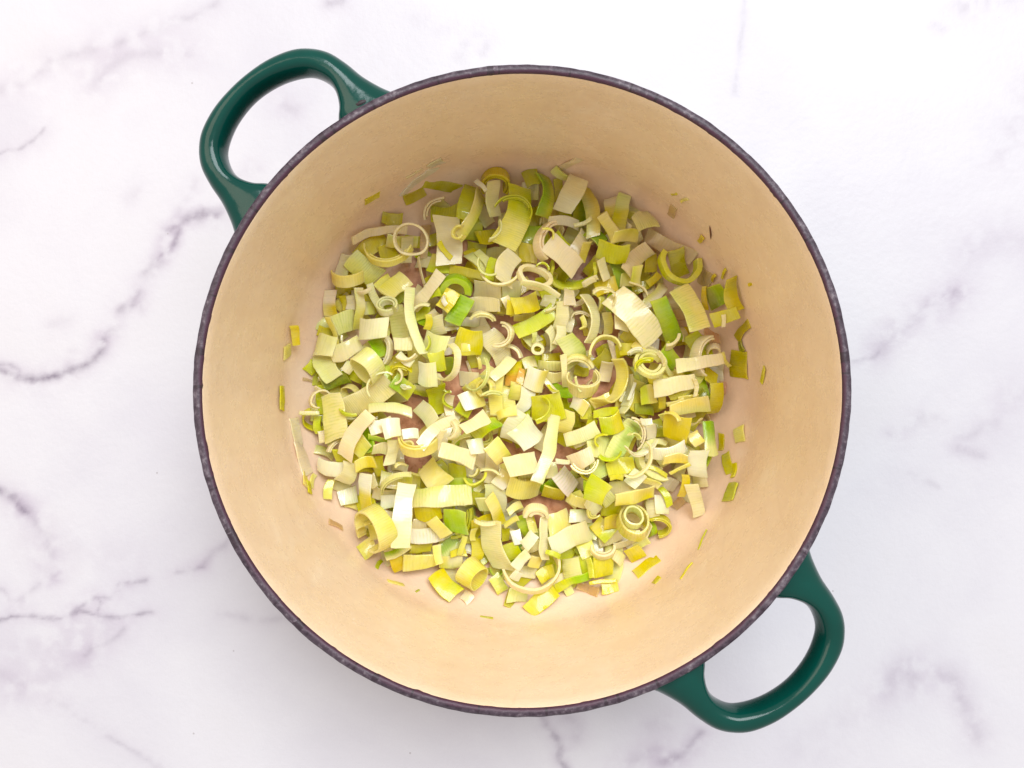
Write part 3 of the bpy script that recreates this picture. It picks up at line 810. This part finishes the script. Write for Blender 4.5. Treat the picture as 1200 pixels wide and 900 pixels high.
# ---- the pieces that can be told apart, traced from the photograph.
# layer S x1 y1 x2 y2 width curl roll colour   |  layer A cx cy radius a0 a1 height tilt lean [thickness] colour
# colour a>b changes along the strip, a|b across it, # marks a ribbed piece; FS lies on the enamel itself
PIECES = '''
0 FS 427 237 445 227 8 0 0 y
1 S 449 256 470 257 13 10 0 o
2 S 417 281 472 266 9 -40 25 p
0 FS 471 229 509 195 9 0 0 w
0 FS 504 194 520 186 9 0 0 w
0 FS 476 207 494 197 2 0 0 p
0 FS 496 214 540 221 14 0 0 o
0 FS 473 234 498 223 9 0 0 o
3 S 552 214 544 257 17 40 35 l
2 S 506 250 541 248 20 -20 0 #o
2 A 524 257 27 95 180 10 15 270 p
3 S 525 257 527 309 29 -15 0 t>c
4 S 514 284 529 301 7 0 0 Y
3 S 566 222 543 278 18 45 -10 k
4 A 538 272 9 60 330 9 25 200 k
3 A 581 214 18 -35 215 15 55 270 y
3 S 577 214 579 250 16 20 0 p
3 S 559 211 568 224 5 20 0 w
4 S 612 220 594 287 29 25 0 #l>k
2 S 560 278 580 274 16 10 0 Y
2 S 588 250 592 282 10 10 30 c
0 FS 658 196 680 184 10 0 0 p
1 S 615 210 630 205 18 0 0 o
3 S 640 201 640 250 19 60 -10 #G|l
2 S 648 203 664 212 9 60 30 g
1 S 655 208 655 232 10 0 0 o
4 S 681 200 662 238 25 35 0 p>w
2 S 663 236 663 256 14 10 0 l
2 S 680 228 678 262 17 30 0 l|G
3 S 686 214 698 274 15 20 0 g|y
3 S 642 259 676 261 11 -35 25 w
3 S 674 265 692 258 4 -30 0 c
3 A 650 285 26 95 235 14 35 0 c
2 S 716 229 718 255 14 0 0 p>y
3 S 735 224 725 266 15 15 0 g>Y
3 S 706 252 722 280 13 -20 0 k
3 S 718 279 749 274 14 20 0 k
1 S 690 268 707 284 14 0 0 G
4 S 745 261 768 252 22 20 0 #g
2 S 764 270 815 298 17 -10 0 q
1 S 769 288 781 298 14 0 0 q
0 FS 787 228 793 226 4 0 0 y
0 FS 799 235 805 231 4 0 0 k
0 FS 786 252 791 241 11 0 0 q
0 FS 819 281 825 277 6 0 0 y
4 A 797 308 26 145 372 12 16 45 6.5 l
2 S 789 295 800 322 17 -10 0 #o
1 S 762 284 768 296 10 0 0 q
1 S 762 298 762 318 14 0 0 o
3 S 760 289 733 319 18 -35 0 c
3 S 746 313 746 334 11 20 0 k
2 S 728 328 741 327 14 10 0 k
1 S 742 338 765 330 12 0 0 o
2 S 760 333 772 322 9 0 0 y
3 S 756 359 780 333 13 10 0 w|g
4 S 722 345 767 397 29 22 0 #c
3 S 770 354 794 400 18 25 10 G
4 S 799 337 820 385 24 25 0 #g|k
1 S 788 347 793 362 13 0 0 p
1 S 786 370 807 368 12 0 0 q
0 FS 819 319 834 331 18 0 0 q
2 S 831 350 849 343 26 15 0 D>G
2 S 846 332 856 363 14 10 -20 o>Y
3 S 828 378 851 370 14 15 0 Y
3 S 847 369 850 383 5 0 0 c
0 FS 835 328 839 320 4 0 0 y
0 FS 848 325 852 316 4 0 0 y
2 S 823 338 827 362 5 0 0 Y
0 FS 876 333 880 332 4 0 0 y
2 S 408 299 398 326 15 -25 0 p
2 S 413 304 440 326 24 20 0 #k|g
3 A 407 322 19 190 350 14 55 90 k
2 S 387 341 386 369 14 -20 0 p>Y
1 S 402 346 406 362 8 0 0 Y
1 S 411 347 412 363 10 0 0 p
3 S 424 340 418 384 10 20 0 c>k
2 S 424 362 438 361 13 0 0 p>k
1 S 427 346 438 368 6 0 0 y
3 S 443 339 457 326 14 -20 -10 k
3 S 453 346 473 325 20 -40 0 k
4 A 454 359 12 -30 310 10 40 100 c
3 S 433 336 446 366 8 30 20 c
3 S 463 360 470 396 17 10 0 #g
4 S 418 386 452 384 21 35 0 c
2 S 394 382 414 374 22 30 0 #g
3 A 457 286 30 185 350 10 28 90 k
4 A 482 281 20 0 360 9 14 250 2.6 p
1 S 447 300 463 292 20 10 0 y
2 S 456 282 487 282 13 0 0 k|l
2 S 478 280 476 306 12 0 0 p
2 S 503 307 527 309 22 20 0 l|k
2 S 528 315 566 322 10 20 0 o
2 S 549 296 570 316 12 20 0 g
2 S 560 293 574 312 8 20 0 g
3 S 579 303 573 327 10 10 0 l
4 S 599 297 588 331 21 -40 0 c
4 A 588 311 26 205 325 6 15 90 3 c
3 S 488 299 493 330 4 20 40 c
3 S 516 323 484 358 14 25 0 c
4 S 476 338 494 413 11 -15 0 c
2 A 534 341 19 -10 195 13 28 270 8 G
2 S 500 343 514 338 16 10 0 l
4 S 518 362 531 342 17 12 0 y
3 S 545 349 531 377 20 15 0 #G
2 S 524 378 562 376 10 10 0 w
2 S 556 338 586 346 22 -20 0 t
2 S 552 356 585 358 14 0 0 t
2 S 590 340 610 338 20 0 0 t
3 S 592 350 602 368 9 0 0 c>y
3 S 595 361 611 357 16 10 0 y
3 A 565 379 17 20 155 9 30 270 c
3 A 497 368 14 60 190 8 20 270 c
3 S 502 369 501 385 7 0 0 Y
2 S 488 368 503 366 12 0 0 l
2 S 504 366 512 375 12 0 0 t
2 S 512 372 514 392 16 0 0 t
1 S 499 264 497 300 10 0 0 q
2 S 608 296 630 298 20 15 0 Y
4 S 645 284 678 312 24 28 0 c
3 S 688 284 682 306 12 -20 0 k
3 A 672 317 26 160 375 14 40 270 3.6 l
4 A 627 325 20 0 360 8 42 60 5.5 c
4 S 612 331 655 343 7 -25 20 c
4 S 667 337 668 356 12 25 0 t
3 S 672 358 686 349 6 0 0 c
4 A 672 372 33 -58 58 18 40 180 c
3 S 660 355 655 388 13 15 0 c
2 S 668 360 666 388 8 10 0 c
2 A 680 375 12 20 170 9 20 270 c
3 S 602 361 630 352 18 15 0 #y
2 S 602 374 626 366 8 0 0 k
2 S 606 390 648 366 16 20 0 l
1 S 645 346 640 360 14 0 0 t
2 A 636 350 20 280 355 8 20 90 c
3 S 701 292 733 300 21 25 0 l
3 S 704 306 711 326 11 0 0 c
1 S 690 322 702 303 14 0 0 o
2 S 699 339 722 332 18 15 0 Y
2 S 728 348 726 385 13 25 0 c
1 S 710 368 714 390 10 0 0 k
2 S 355 386 356 405 8 0 0 y
4 S 360 401 386 406 24 55 0 g
1 S 373 388 390 390 12 0 0 Y
2 S 386 372 394 403 6 0 0 k
3 S 402 393 401 405 3 0 0 c
3 S 373 413 392 443 21 35 0 g
2 S 369 423 362 436 12 0 0 l
2 S 379 451 408 441 15 -25 0 D
3 S 388 417 420 402 17 45 0 c
4 A 432 429 19 0 360 23 62 225 g
2 S 438 397 450 416 16 0 0 G
3 A 438 410 24 -45 60 8 20 180 2.6 c
2 S 403 428 413 432 13 0 0 c
3 A 411 461 11 0 290 10 45 225 g
3 S 406 480 456 450 25 20 0 #g
4 S 384 463 393 514 29 25 0 #g
3 A 374 468 12 30 255 10 30 0 p
2 S 352 484 372 485 4 0 0 p
0 FS 353 444 366 447 4 0 0 q
2 S 369 454 384 461 5 0 0 p
4 S 433 477 477 482 12 -20 0 c
3 S 458 436 474 432 14 10 0 y
3 A 472 437 13 20 185 10 35 250 y
4 S 462 445 481 460 17 15 0 G>l
3 S 466 417 483 428 9 0 0 w
3 S 463 403 482 402 15 30 0 c
3 S 496 402 521 409 28 30 0 g
3 S 505 424 521 422 20 10 0 l
4 S 536 400 564 402 31 65 0 y
5 S 541 408 550 408 8 0 0 k
4 A 523 424 23 215 425 9 50 180 2.6 c
1 S 524 420 528 438 12 0 0 D
4 S 489 437 511 440 24 28 0 #w>c
2 S 487 456 507 458 12 0 0 l|c
2 S 511 453 511 484 20 10 0 l
2 S 526 464 527 486 9 0 0 t
3 S 491 475 509 497 18 -15 0 c
3 S 547 423 552 436 2.5 10 0 p
3 S 539 443 560 444 15 0 0 p
4 S 543 472 565 464 20 40 0 w>k
3 S 545 458 566 448 14 10 0 k
4 A 569 454 11 0 360 9 35 180 3 k
3 S 571 391 592 424 22 15 0 #c
4 S 600 421 578 442 12 20 0 c
3 S 583 437 581 484 14 15 0 k
2 S 594 452 597 484 16 10 0 k
4 A 586 392 16 240 440 8 25 180 2.8 c
3 A 592 421 20 5 85 8 20 200 2.6 c
3 S 560 410 562 432 4 20 0 k
2 S 603 425 600 450 18 0 0 y>O
3 S 613 433 609 448 8 0 0 O
2 S 606 448 604 468 14 0 0 k
2 S 536 476 550 484 12 0 0 l
4 A 630 409 8 0 360 9 12 250 3.6 c
3 S 626 391 626 402 6 0 0 g
3 S 643 385 650 408 12 20 0 c
3 S 658 382 654 402 12 20 0 c
3 S 662 395 678 425 22 15 0 #g
4 A 709 414 21 20 195 10 25 90 3 k
1 S 700 414 716 408 12 0 0 o
1 S 700 428 714 414 14 0 0 o
2 S 715 400 721 420 5 0 0 p
2 S 722 412 742 408 14 0 0 Y
2 S 712 424 708 446 14 0 0 p
4 A 712 441 30 -125 50 20 42 0 k
3 A 716 450 37 -65 20 12 40 0 t
2 S 636 418 656 419 9 0 0 Y
3 S 631 428 657 430 11 0 0 #g
3 S 638 441 657 443 13 0 0 g
4 S 660 418 663 454 7 10 0 c
4 S 617 442 638 448 24 45 0 w>k
2 S 648 454 670 461 12 -15 0 G
3 S 638 446 652 461 6 20 0 c
4 A 684 448 19 150 400 18 48 90 #g
3 A 675 440 24 30 130 8 20 270 3.5 k
1 S 673 434 690 437 10 0 0 o
3 S 621 458 608 482 16 20 0 w
4 S 624 479 658 475 28 28 0 Y
3 S 670 470 686 480 16 20 0 w>k
2 S 693 474 714 466 12 0 0 k
3 S 614 426 627 423 12 20 0 t
3 S 756 408 771 413 6 0 0 c
3 S 743 402 753 412 8 0 0 k
2 S 727 410 747 408 13 0 0 Y
4 A 786 391 18 262 362 10 25 90 3.5 c
3 S 776 409 792 428 18 15 0 G
4 A 762 426 20 0 360 7 42 75 4.5 g
3 S 777 427 788 440 6 0 0 g
3 A 832 421 26 95 240 16 30 0 p
4 S 795 429 846 420 14 15 0 c>p
3 A 836 411 8 0 190 9 40 270 p
3 S 846 414 856 429 4 0 0 k
1 S 824 386 842 398 12 0 0 q
2 S 824 438 837 446 16 0 0 Y
2 S 764 436 772 452 16 0 0 y|c
4 S 769 456 814 446 17 35 0 c
4 S 813 444 816 464 5 0 30 c
3 S 786 467 808 457 6 0 0 y
2 S 775 464 777 478 8 0 0 Y
4 S 786 482 830 472 16 15 0 g|k
3 S 796 468 818 465 6 0 0 k
3 S 785 476 800 470 5 0 0 k
3 S 838 452 838 484 15 40 0 Y
2 S 820 458 826 464 9 0 0 D
2 S 846 447 847 462 7 0 0 q
3 S 752 465 768 461 18 20 0 l>k
4 S 746 449 737 469 4 0 0 w
1 S 745 478 765 482 12 0 0 D
0 FS 864 396 878 379 13 0 0 o
0 FS 868 400 872 412 5 0 0 D
0 FS 867 411 867 444 16 0 0 o>Y
0 FS 897 431 892 449 5 0 0 y
0 FS 343 490 350 522 7 0 0 p
0 FS 347 518 360 556 8 0 0 p
0 FS 357 552 357 570 9 0 0 k
0 FS 368 556 364 570 8 0 0 k
0 FS 360 565 362 578 7 0 0 y
1 S 372 488 374 507 8 0 0 l
1 S 376 507 380 518 9 0 0 p
3 S 371 525 390 536 9 10 0 g
2 A 400 532 18 90 165 7 30 0 c
4 S 432 485 401 534 18 18 0 c
2 S 393 538 434 528 20 0 0 l
2 S 425 505 433 530 18 0 0 G
3 S 415 531 429 514 19 5 0 k
3 S 370 546 398 553 15 0 0 w
3 S 413 543 401 566 16 15 0 c
3 S 417 546 438 539 14 -50 0 k>y
2 S 442 536 446 558 12 10 0 y
3 S 387 562 384 584 9 20 0 k
2 S 391 568 408 573 11 0 0 c
3 S 398 584 416 580 18 25 0 #w
4 S 427 556 428 600 17 20 0 w>y
3 S 434 558 440 570 9 0 0 c
1 S 438 562 455 570 14 0 0 o
2 S 437 578 462 583 13 0 0 c
4 S 449 560 482 566 17 35 0 c>Y
3 S 460 546 478 549 9 -10 0 c
3 S 462 516 457 544 13 0 0 c
4 S 450 502 468 500 21 45 0 w
3 S 434 503 458 494 14 25 0 c
2 S 434 512 455 516 7 0 0 G
2 S 438 525 455 527 13 0 0 t
4 S 493 520 532 490 12 15 0 c
4 A 528 502 13 -95 70 9 40 180 3 c
3 A 492 512 27 190 350 14 50 90 k
4 A 478 524 8 0 360 8 40 90 2.6 k
3 S 474 508 490 508 12 35 0 w
4 S 519 502 515 534 6 0 25 c
4 S 518 526 556 541 18 22 0 c
4 S 551 523 567 522 17 65 0 w
3 A 549 521 10 80 280 10 40 180 c
3 A 549 525 20 85 178 8 30 300 g
4 S 543 503 570 488 15 22 0 c
3 S 556 510 583 493 16 10 0 l>G
4 S 583 488 604 480 9 0 0 k
4 S 577 520 590 540 20 65 0 k
1 S 568 532 562 548 12 0 0 p
2 S 578 535 572 565 16 0 0 p
4 A 566 571 24 40 100 6 10 270 2.5 c
4 S 499 547 518 569 26 28 0 k
3 S 514 541 523 560 12 10 0 l
3 S 526 556 544 556 22 10 0 l
3 S 527 568 552 568 14 10 0 G
3 A 556 557 14 200 370 10 30 90 3 l
3 A 553 552 9 250 370 8 20 120 k
4 S 485 584 550 580 21 8 0 #g
5 S 474 570 470 637 19 22 0 w>c
4 S 444 592 463 591 17 10 0 w
2 S 580 568 580 604 22 0 0 t
3 S 583 569 595 556 16 10 0 w>k
4 S 597 571 633 574 24 40 0 k
4 S 595 546 629 543 24 22 0 c
3 S 596 515 612 484 22 35 0 w
4 S 607 519 628 499 27 42 0 w
5 S 651 490 631 563 14 -10 0 c>p
3 S 665 482 660 508 20 10 0 k
4 S 664 517 698 502 14 12 0 c
3 S 672 522 690 512 10 0 0 c
4 S 697 485 724 482 9 20 0 l
4 S 706 501 728 494 22 55 0 l>y
3 S 734 496 726 518 9 20 0 k
3 S 688 522 716 526 24 22 0 g
3 S 744 494 716 536 20 10 0 #g|G
3 S 670 544 692 532 16 10 0 t
4 A 683 536 19 215 350 6 15 90 2.5 c
2 S 698 540 706 558 16 0 0 g
3 S 651 541 666 543 5 0 0 w
4 S 655 554 672 575 22 10 0 #w
4 S 691 584 700 559 23 15 0 l
3 S 637 575 661 580 18 15 0 Y
2 S 645 542 646 560 12 0 0 c
2 S 610 556 630 554 8 0 0 p
2 S 668 592 682 580 14 0 0 k
3 S 713 550 742 544 16 20 0 y
3 S 714 560 730 560 6 0 0 y
4 S 738 568 750 554 15 10 0 w
2 S 716 574 738 572 16 20 0 t
4 A 737 508 20 -60 80 6 12 180 2.4 c
4 S 751 494 764 493 8 0 0 w
3 S 763 496 763 514 11 10 0 c
4 S 781 499 806 505 27 18 0 Y
2 S 768 492 772 512 14 0 0 l
3 S 775 490 790 484 9 0 0 k
3 S 822 512 837 513 33 50 0 g|G
3 S 812 507 820 520 13 0 0 k
3 A 771 540 26 60 290 10 20 45 7 g
4 S 758 533 800 525 14 30 0 w
4 S 778 538 806 538 12 10 0 k>y
4 S 760 548 782 557 5 10 0 l
4 S 788 555 806 544 4 0 0 k
3 S 752 560 772 570 8 -20 0 k
2 S 799 528 812 536 16 0 0 t
3 S 817 529 818 557 19 15 0 w
2 S 820 556 820 571 15 0 0 t
3 S 778 565 793 570 17 10 0 w
3 S 803 557 801 582 8 10 0 y
4 S 776 572 785 590 7 10 0 l
3 S 812 570 824 606 15 10 0 c
4 S 721 584 766 577 14 22 0 k>y
0 FS 847 508 845 527 5 0 0 Y
0 FS 867 501 868 518 11 0 0 k
0 FS 850 532 855 556 13 0 0 Y
0 FS 862 543 859 560 4 0 0 y
0 FS 853 588 861 566 12 0 0 l
4 A 439 620 27 -105 190 22 50 205 #k
3 A 431 622 15 50 220 12 50 205 k
2 S 427 634 436 648 16 0 0 k
2 S 435 615 440 632 9 0 0 k
2 S 447 640 462 652 10 -30 0 p
3 S 453 652 480 640 9 -15 0 g|G
2 S 461 655 469 673 15 20 0 y
0 FS 440 666 447 657 5 0 0 l
0 FS 455 682 474 687 4 0 0 k
0 FS 486 694 490 692 2 0 0 D
0 FS 385 612 400 620 7 0 0 q
3 S 487 602 514 600 18 10 0 y
4 S 523 606 548 608 26 15 0 G
3 A 530 603 28 -90 22 6 20 180 3.6 l
5 S 507 608 523 628 17 15 0 k
3 S 483 628 519 627 17 5 0 #w
2 S 484 614 500 616 12 0 0 p
2 S 517 646 537 634 16 10 0 #g|G
1 S 482 643 505 643 10 0 0 o
3 S 476 658 510 658 18 -18 0 k
4 S 511 640 515 661 9 0 0 k
3 S 527 649 546 648 7 0 0 y
2 S 517 658 540 658 14 0 0 k>c
3 S 545 628 540 650 6 0 0 k
3 S 558 632 558 657 14 20 0 Y
3 S 553 615 574 610 12 0 0 y
3 S 556 620 553 633 8 0 0 k
4 S 574 582 588 616 14 25 15 k>y
3 S 560 592 574 590 16 10 0 g
4 S 573 612 587 668 28 12 0 #c
2 S 593 620 593 634 9 0 0 Y
2 S 596 636 604 652 16 0 0 l
3 S 596 600 611 592 9 0 0 k
3 S 592 615 606 606 6 0 0 k
4 A 553 677 17 0 360 23 60 330 #k
3 S 510 674 534 696 21 22 0 y>l
1 S 543 696 552 702 12 0 0 p
2 S 578 676 590 694 14 0 0 k|l
4 S 638 606 638 656 12 15 0 c
4 A 629 604 15 0 175 10 30 270 4.5 c
3 S 619 598 624 622 10 0 0 k|o
4 S 601 631 610 629 15 20 0 w
4 S 615 640 627 626 13 10 0 w
4 S 601 664 618 648 13 10 0 w>c
4 S 600 671 610 677 11 10 0 w
3 S 621 656 634 660 14 0 0 k
3 S 631 676 648 668 14 -20 0 y
2 S 608 669 628 671 13 0 0 c
4 A 622 663 35 195 388 12 45 90 3 c
2 S 597 697 616 700 14 0 0 g
3 S 620 714 650 692 18 25 0 l
3 S 643 616 668 612 27 45 0 k
4 S 647 638 690 622 24 10 0 w>c
3 S 678 645 695 640 20 0 0 k
3 S 668 655 672 678 20 10 0 g
2 S 676 652 678 672 12 0 0 t
3 S 653 690 692 672 10 0 0 l>G
2 S 686 654 686 674 14 0 0 l
4 S 690 656 695 674 6 0 0 l
4 A 707 643 14 170 370 9 35 90 3 c
3 S 697 667 720 666 22 10 0 y
2 S 704 688 724 686 13 0 0 y
4 S 692 684 720 680 4 0 0 y
1 S 678 688 700 692 10 0 0 q
1 S 662 694 670 690 10 0 0 g
3 S 668 603 694 606 13 45 0 w
3 S 698 612 716 628 18 15 0 y>l
4 S 708 613 724 612 16 10 0 Y
3 S 706 598 726 597 15 10 0 l
3 S 666 584 690 592 13 10 0 k
3 S 688 585 702 600 14 15 0 c
3 S 706 588 718 580 13 10 0 #g
4 A 743 612 19 0 360 20 34 90 2.8 #k
4 A 743 607 12 0 360 12 34 90 2.6 g
2 S 702 634 728 626 14 0 0 p
3 S 721 641 745 633 9 15 0 c
3 S 744 640 758 632 9 0 0 g
3 S 720 648 730 658 11 0 0 p
3 S 738 654 752 646 18 -10 0 y
3 S 768 590 785 594 18 20 0 w
2 S 763 588 766 604 12 0 0 t
2 S 790 594 800 584 10 0 0 q
0 FS 744 674 772 653 10 0 0 y
0 FS 776 651 788 647 6 0 0 q
0 FS 766 684 773 677 4 0 0 y
0 FS 797 679 812 661 1.6 0 0 y
0 FS 819 644 829 623 1.4 0 0 o
0 FS 562 723 577 726 1.4 0 0 o
0 FS 336 405 336 419 9 0 0 k
0 FS 329 453 329 482 6 0 0 y
'''
rp = np.random.default_rng(11)
specs = [l.split(' ', 1) for l in PIECES.strip().splitlines()]
# fine loose threads of leaf lying over the heap
for k in range(38):
    ra = 215*math.sqrt(rp.random()); th = rp.uniform(0, 6.283)
    a0 = rp.uniform(0, 360)
    specs.append(['5', 'A %.1f %.1f %.1f %.0f %.0f %.1f %.0f %.0f %.1f %s' % (604+ra*math.cos(th), 452+ra*math.sin(th), rp.uniform(9, 26), a0,
                  a0+rp.uniform(50, 190), rp.uniform(4, 8), rp.uniform(10, 65), rp.uniform(0, 360), rp.uniform(1.8, 2.6), rp.choice(list('ckgwcl')))])
order = sorted(range(len(specs)), key=lambda i: (int(specs[i][0]), i))
for i in order:
    pieces.append(lay(specs[i][1], rp))
    pieces[-1]['layer'] = int(specs[i][0])

def shape_word(q):
    if q['kind'] == 'A':
        return 'ring' if q['full'] else 'curl'
    ra = q['L']/max(q['w'], 1e-6)
    area_ = q['L']*q['w']*1e6
    if area_ < 26: return 'sliver' if ra > 2.6 else 'chip'
    if ra > 2.0 or ra < .5: return 'strip'
    if ra < 1.35 and ra > .74: return 'square'
    return 'slice'
def colour_word(q):
    c = q['code'].replace('#', '')
    for s in '>|':
        if s in c:
            a, b = c.split(s); return CNAME[a]+' and '+CNAME[b]
    return CNAME[c[0]]
for q in pieces:
    q['shape'] = shape_word(q); q['cw'] = colour_word(q)

def make_label(q):
    big = q['L']*q['w']*1e6
    words = []
    if q['kind'] == 'A':
        size = 'large' if q['L'] > .020 else ('small' if q['L'] < .0105 else '')
    else:
        size = 'large' if big > 190 else ('small' if big < 45 else '')
    near = sorted(pieces, key=lambda o: 1e9 if (o is q or o['wall'] != q['wall']) else float(np.hypot(*(o['ctr'][:2]-q['ctr'][:2]))))
    below = [o for o in near[:14] if o['top'] < q['top'] and not o['wall'] and np.hypot(*(o['ctr'][:2]-q['ctr'][:2])) < .009]
    head = ' '.join(x for x in (size, q['cw'], 'ribbed' if '#' in q['code'] else '', ('arched' if q['curl'] >= 40 else 'cupped' if q['curl'] <= -35 else ''),
                    'leek', q['shape']) if x)
    r_ = math.hypot(q['ctr'][0], q['ctr'][1])
    o = near[0]
    if q['wall']:
        tail = 'stuck to the pot wall near '+('a ' if o['cw'][0] not in 'aeio' else 'an ')+o['cw']+' '+o['shape']
    else:
        t = (below[-1] if below else near[1])
        tail = ('on ' if below else 'by ')+('a ' if t['cw'][0] not in 'aeio' else 'an ')+t['cw']+' '+t['shape']+', beside '+o['cw']+' '+o['shape']
        if r_ > .092: tail = 'at the edge of the pile by '+o['cw']+' '+o['shape']
    lab = (head+' '+tail).split()
    q['alt'] = ' '.join((head+' '+tail.split(', beside')[0]+', between '+near[1]['cw']+' '+near[1]['shape']+' and '+near[2]['cw']+' '+near[2]['shape']).split()[:16])
    return ' '.join(lab[:16])

extra = []; seen_labels = set()
for q in pieces:
    if q['layer'] == 1:          # all but hidden under the others
        extra.append(q); continue
    o = link_mesh('leek_'+q['shape'], q['V']-q['ctr'], q['faces'], m_leek, None, True, 38)
    o.location = tuple(map(float, q['ctr']))
    finish_mesh(o.data, q['C'], q['rib'], q['clear'], q['uvs'])
    lb_ = make_label(q)
    if lb_ in seen_labels: lb_ = q['alt']
    seen_labels.add(lb_)
    o['label'] = lb_
    o['category'] = 'leek '+q['shape']
    o['group'] = 'cut leek pieces sweating in the pot'
off = 0; FV = []; FF = []
for q in extra:
    FV.append(q['V']); FF += [tuple(i+off for i in f) for f in q['faces']]; off += len(q['V'])
st2 = link_mesh('leek_scraps', np.vstack(FV), FF, m_leek, None, True, 38)
finish_mesh(st2.data, np.vstack([q['C'] for q in extra]), np.concatenate([q['rib'] for q in extra]), np.concatenate([q['clear'] for q in extra]), np.vstack([q['uvs'] for q in extra]))
st2['kind'] = 'stuff'
st2['label'] = 'half-hidden scraps of leek between the upper pieces'
st2['category'] = 'leek'

# reddish brown splinter on the enamel
m_splinter, nt, out = new_mat('brown_splinter')
nt.links.new(principled(nt, (.13, .03, .012), .5).outputs[0], out.inputs[0])
pa, na = hit_pot(832, 264); pb, nb_ = hit_pot(833.5, 280)
X = pb-pa; L = np.linalg.norm(X); X /= L
nn = na-X*np.dot(na, X); nn /= np.linalg.norm(nn); Y = np.cross(nn, X)
sv = []; sf = []
for k in range(7):
    s = k/6; w_ = .00034*(1-.75*abs(2*s-1)**3)
    for j in range(6):
        a = math.pi*2*j/6
        sv.append((pa+pb)/2+X*(s-.5)*L+Y*(w_*math.cos(a)+.0002*math.sin(3*s))+nn*(.0003+w_*math.sin(a)))
for k in range(6):
    for j in range(6):
        sf.append((k*6+j, k*6+(j+1) % 6, (k+1)*6+(j+1) % 6, (k+1)*6+j))
sf += [tuple(range(5, -1, -1)), tuple(range(36, 42))]
spl = link_mesh('brown_splinter', sv, sf, m_splinter)
spl['label'] = 'thin reddish brown splinter stuck to the cream wall'
spl['category'] = 'splinter'
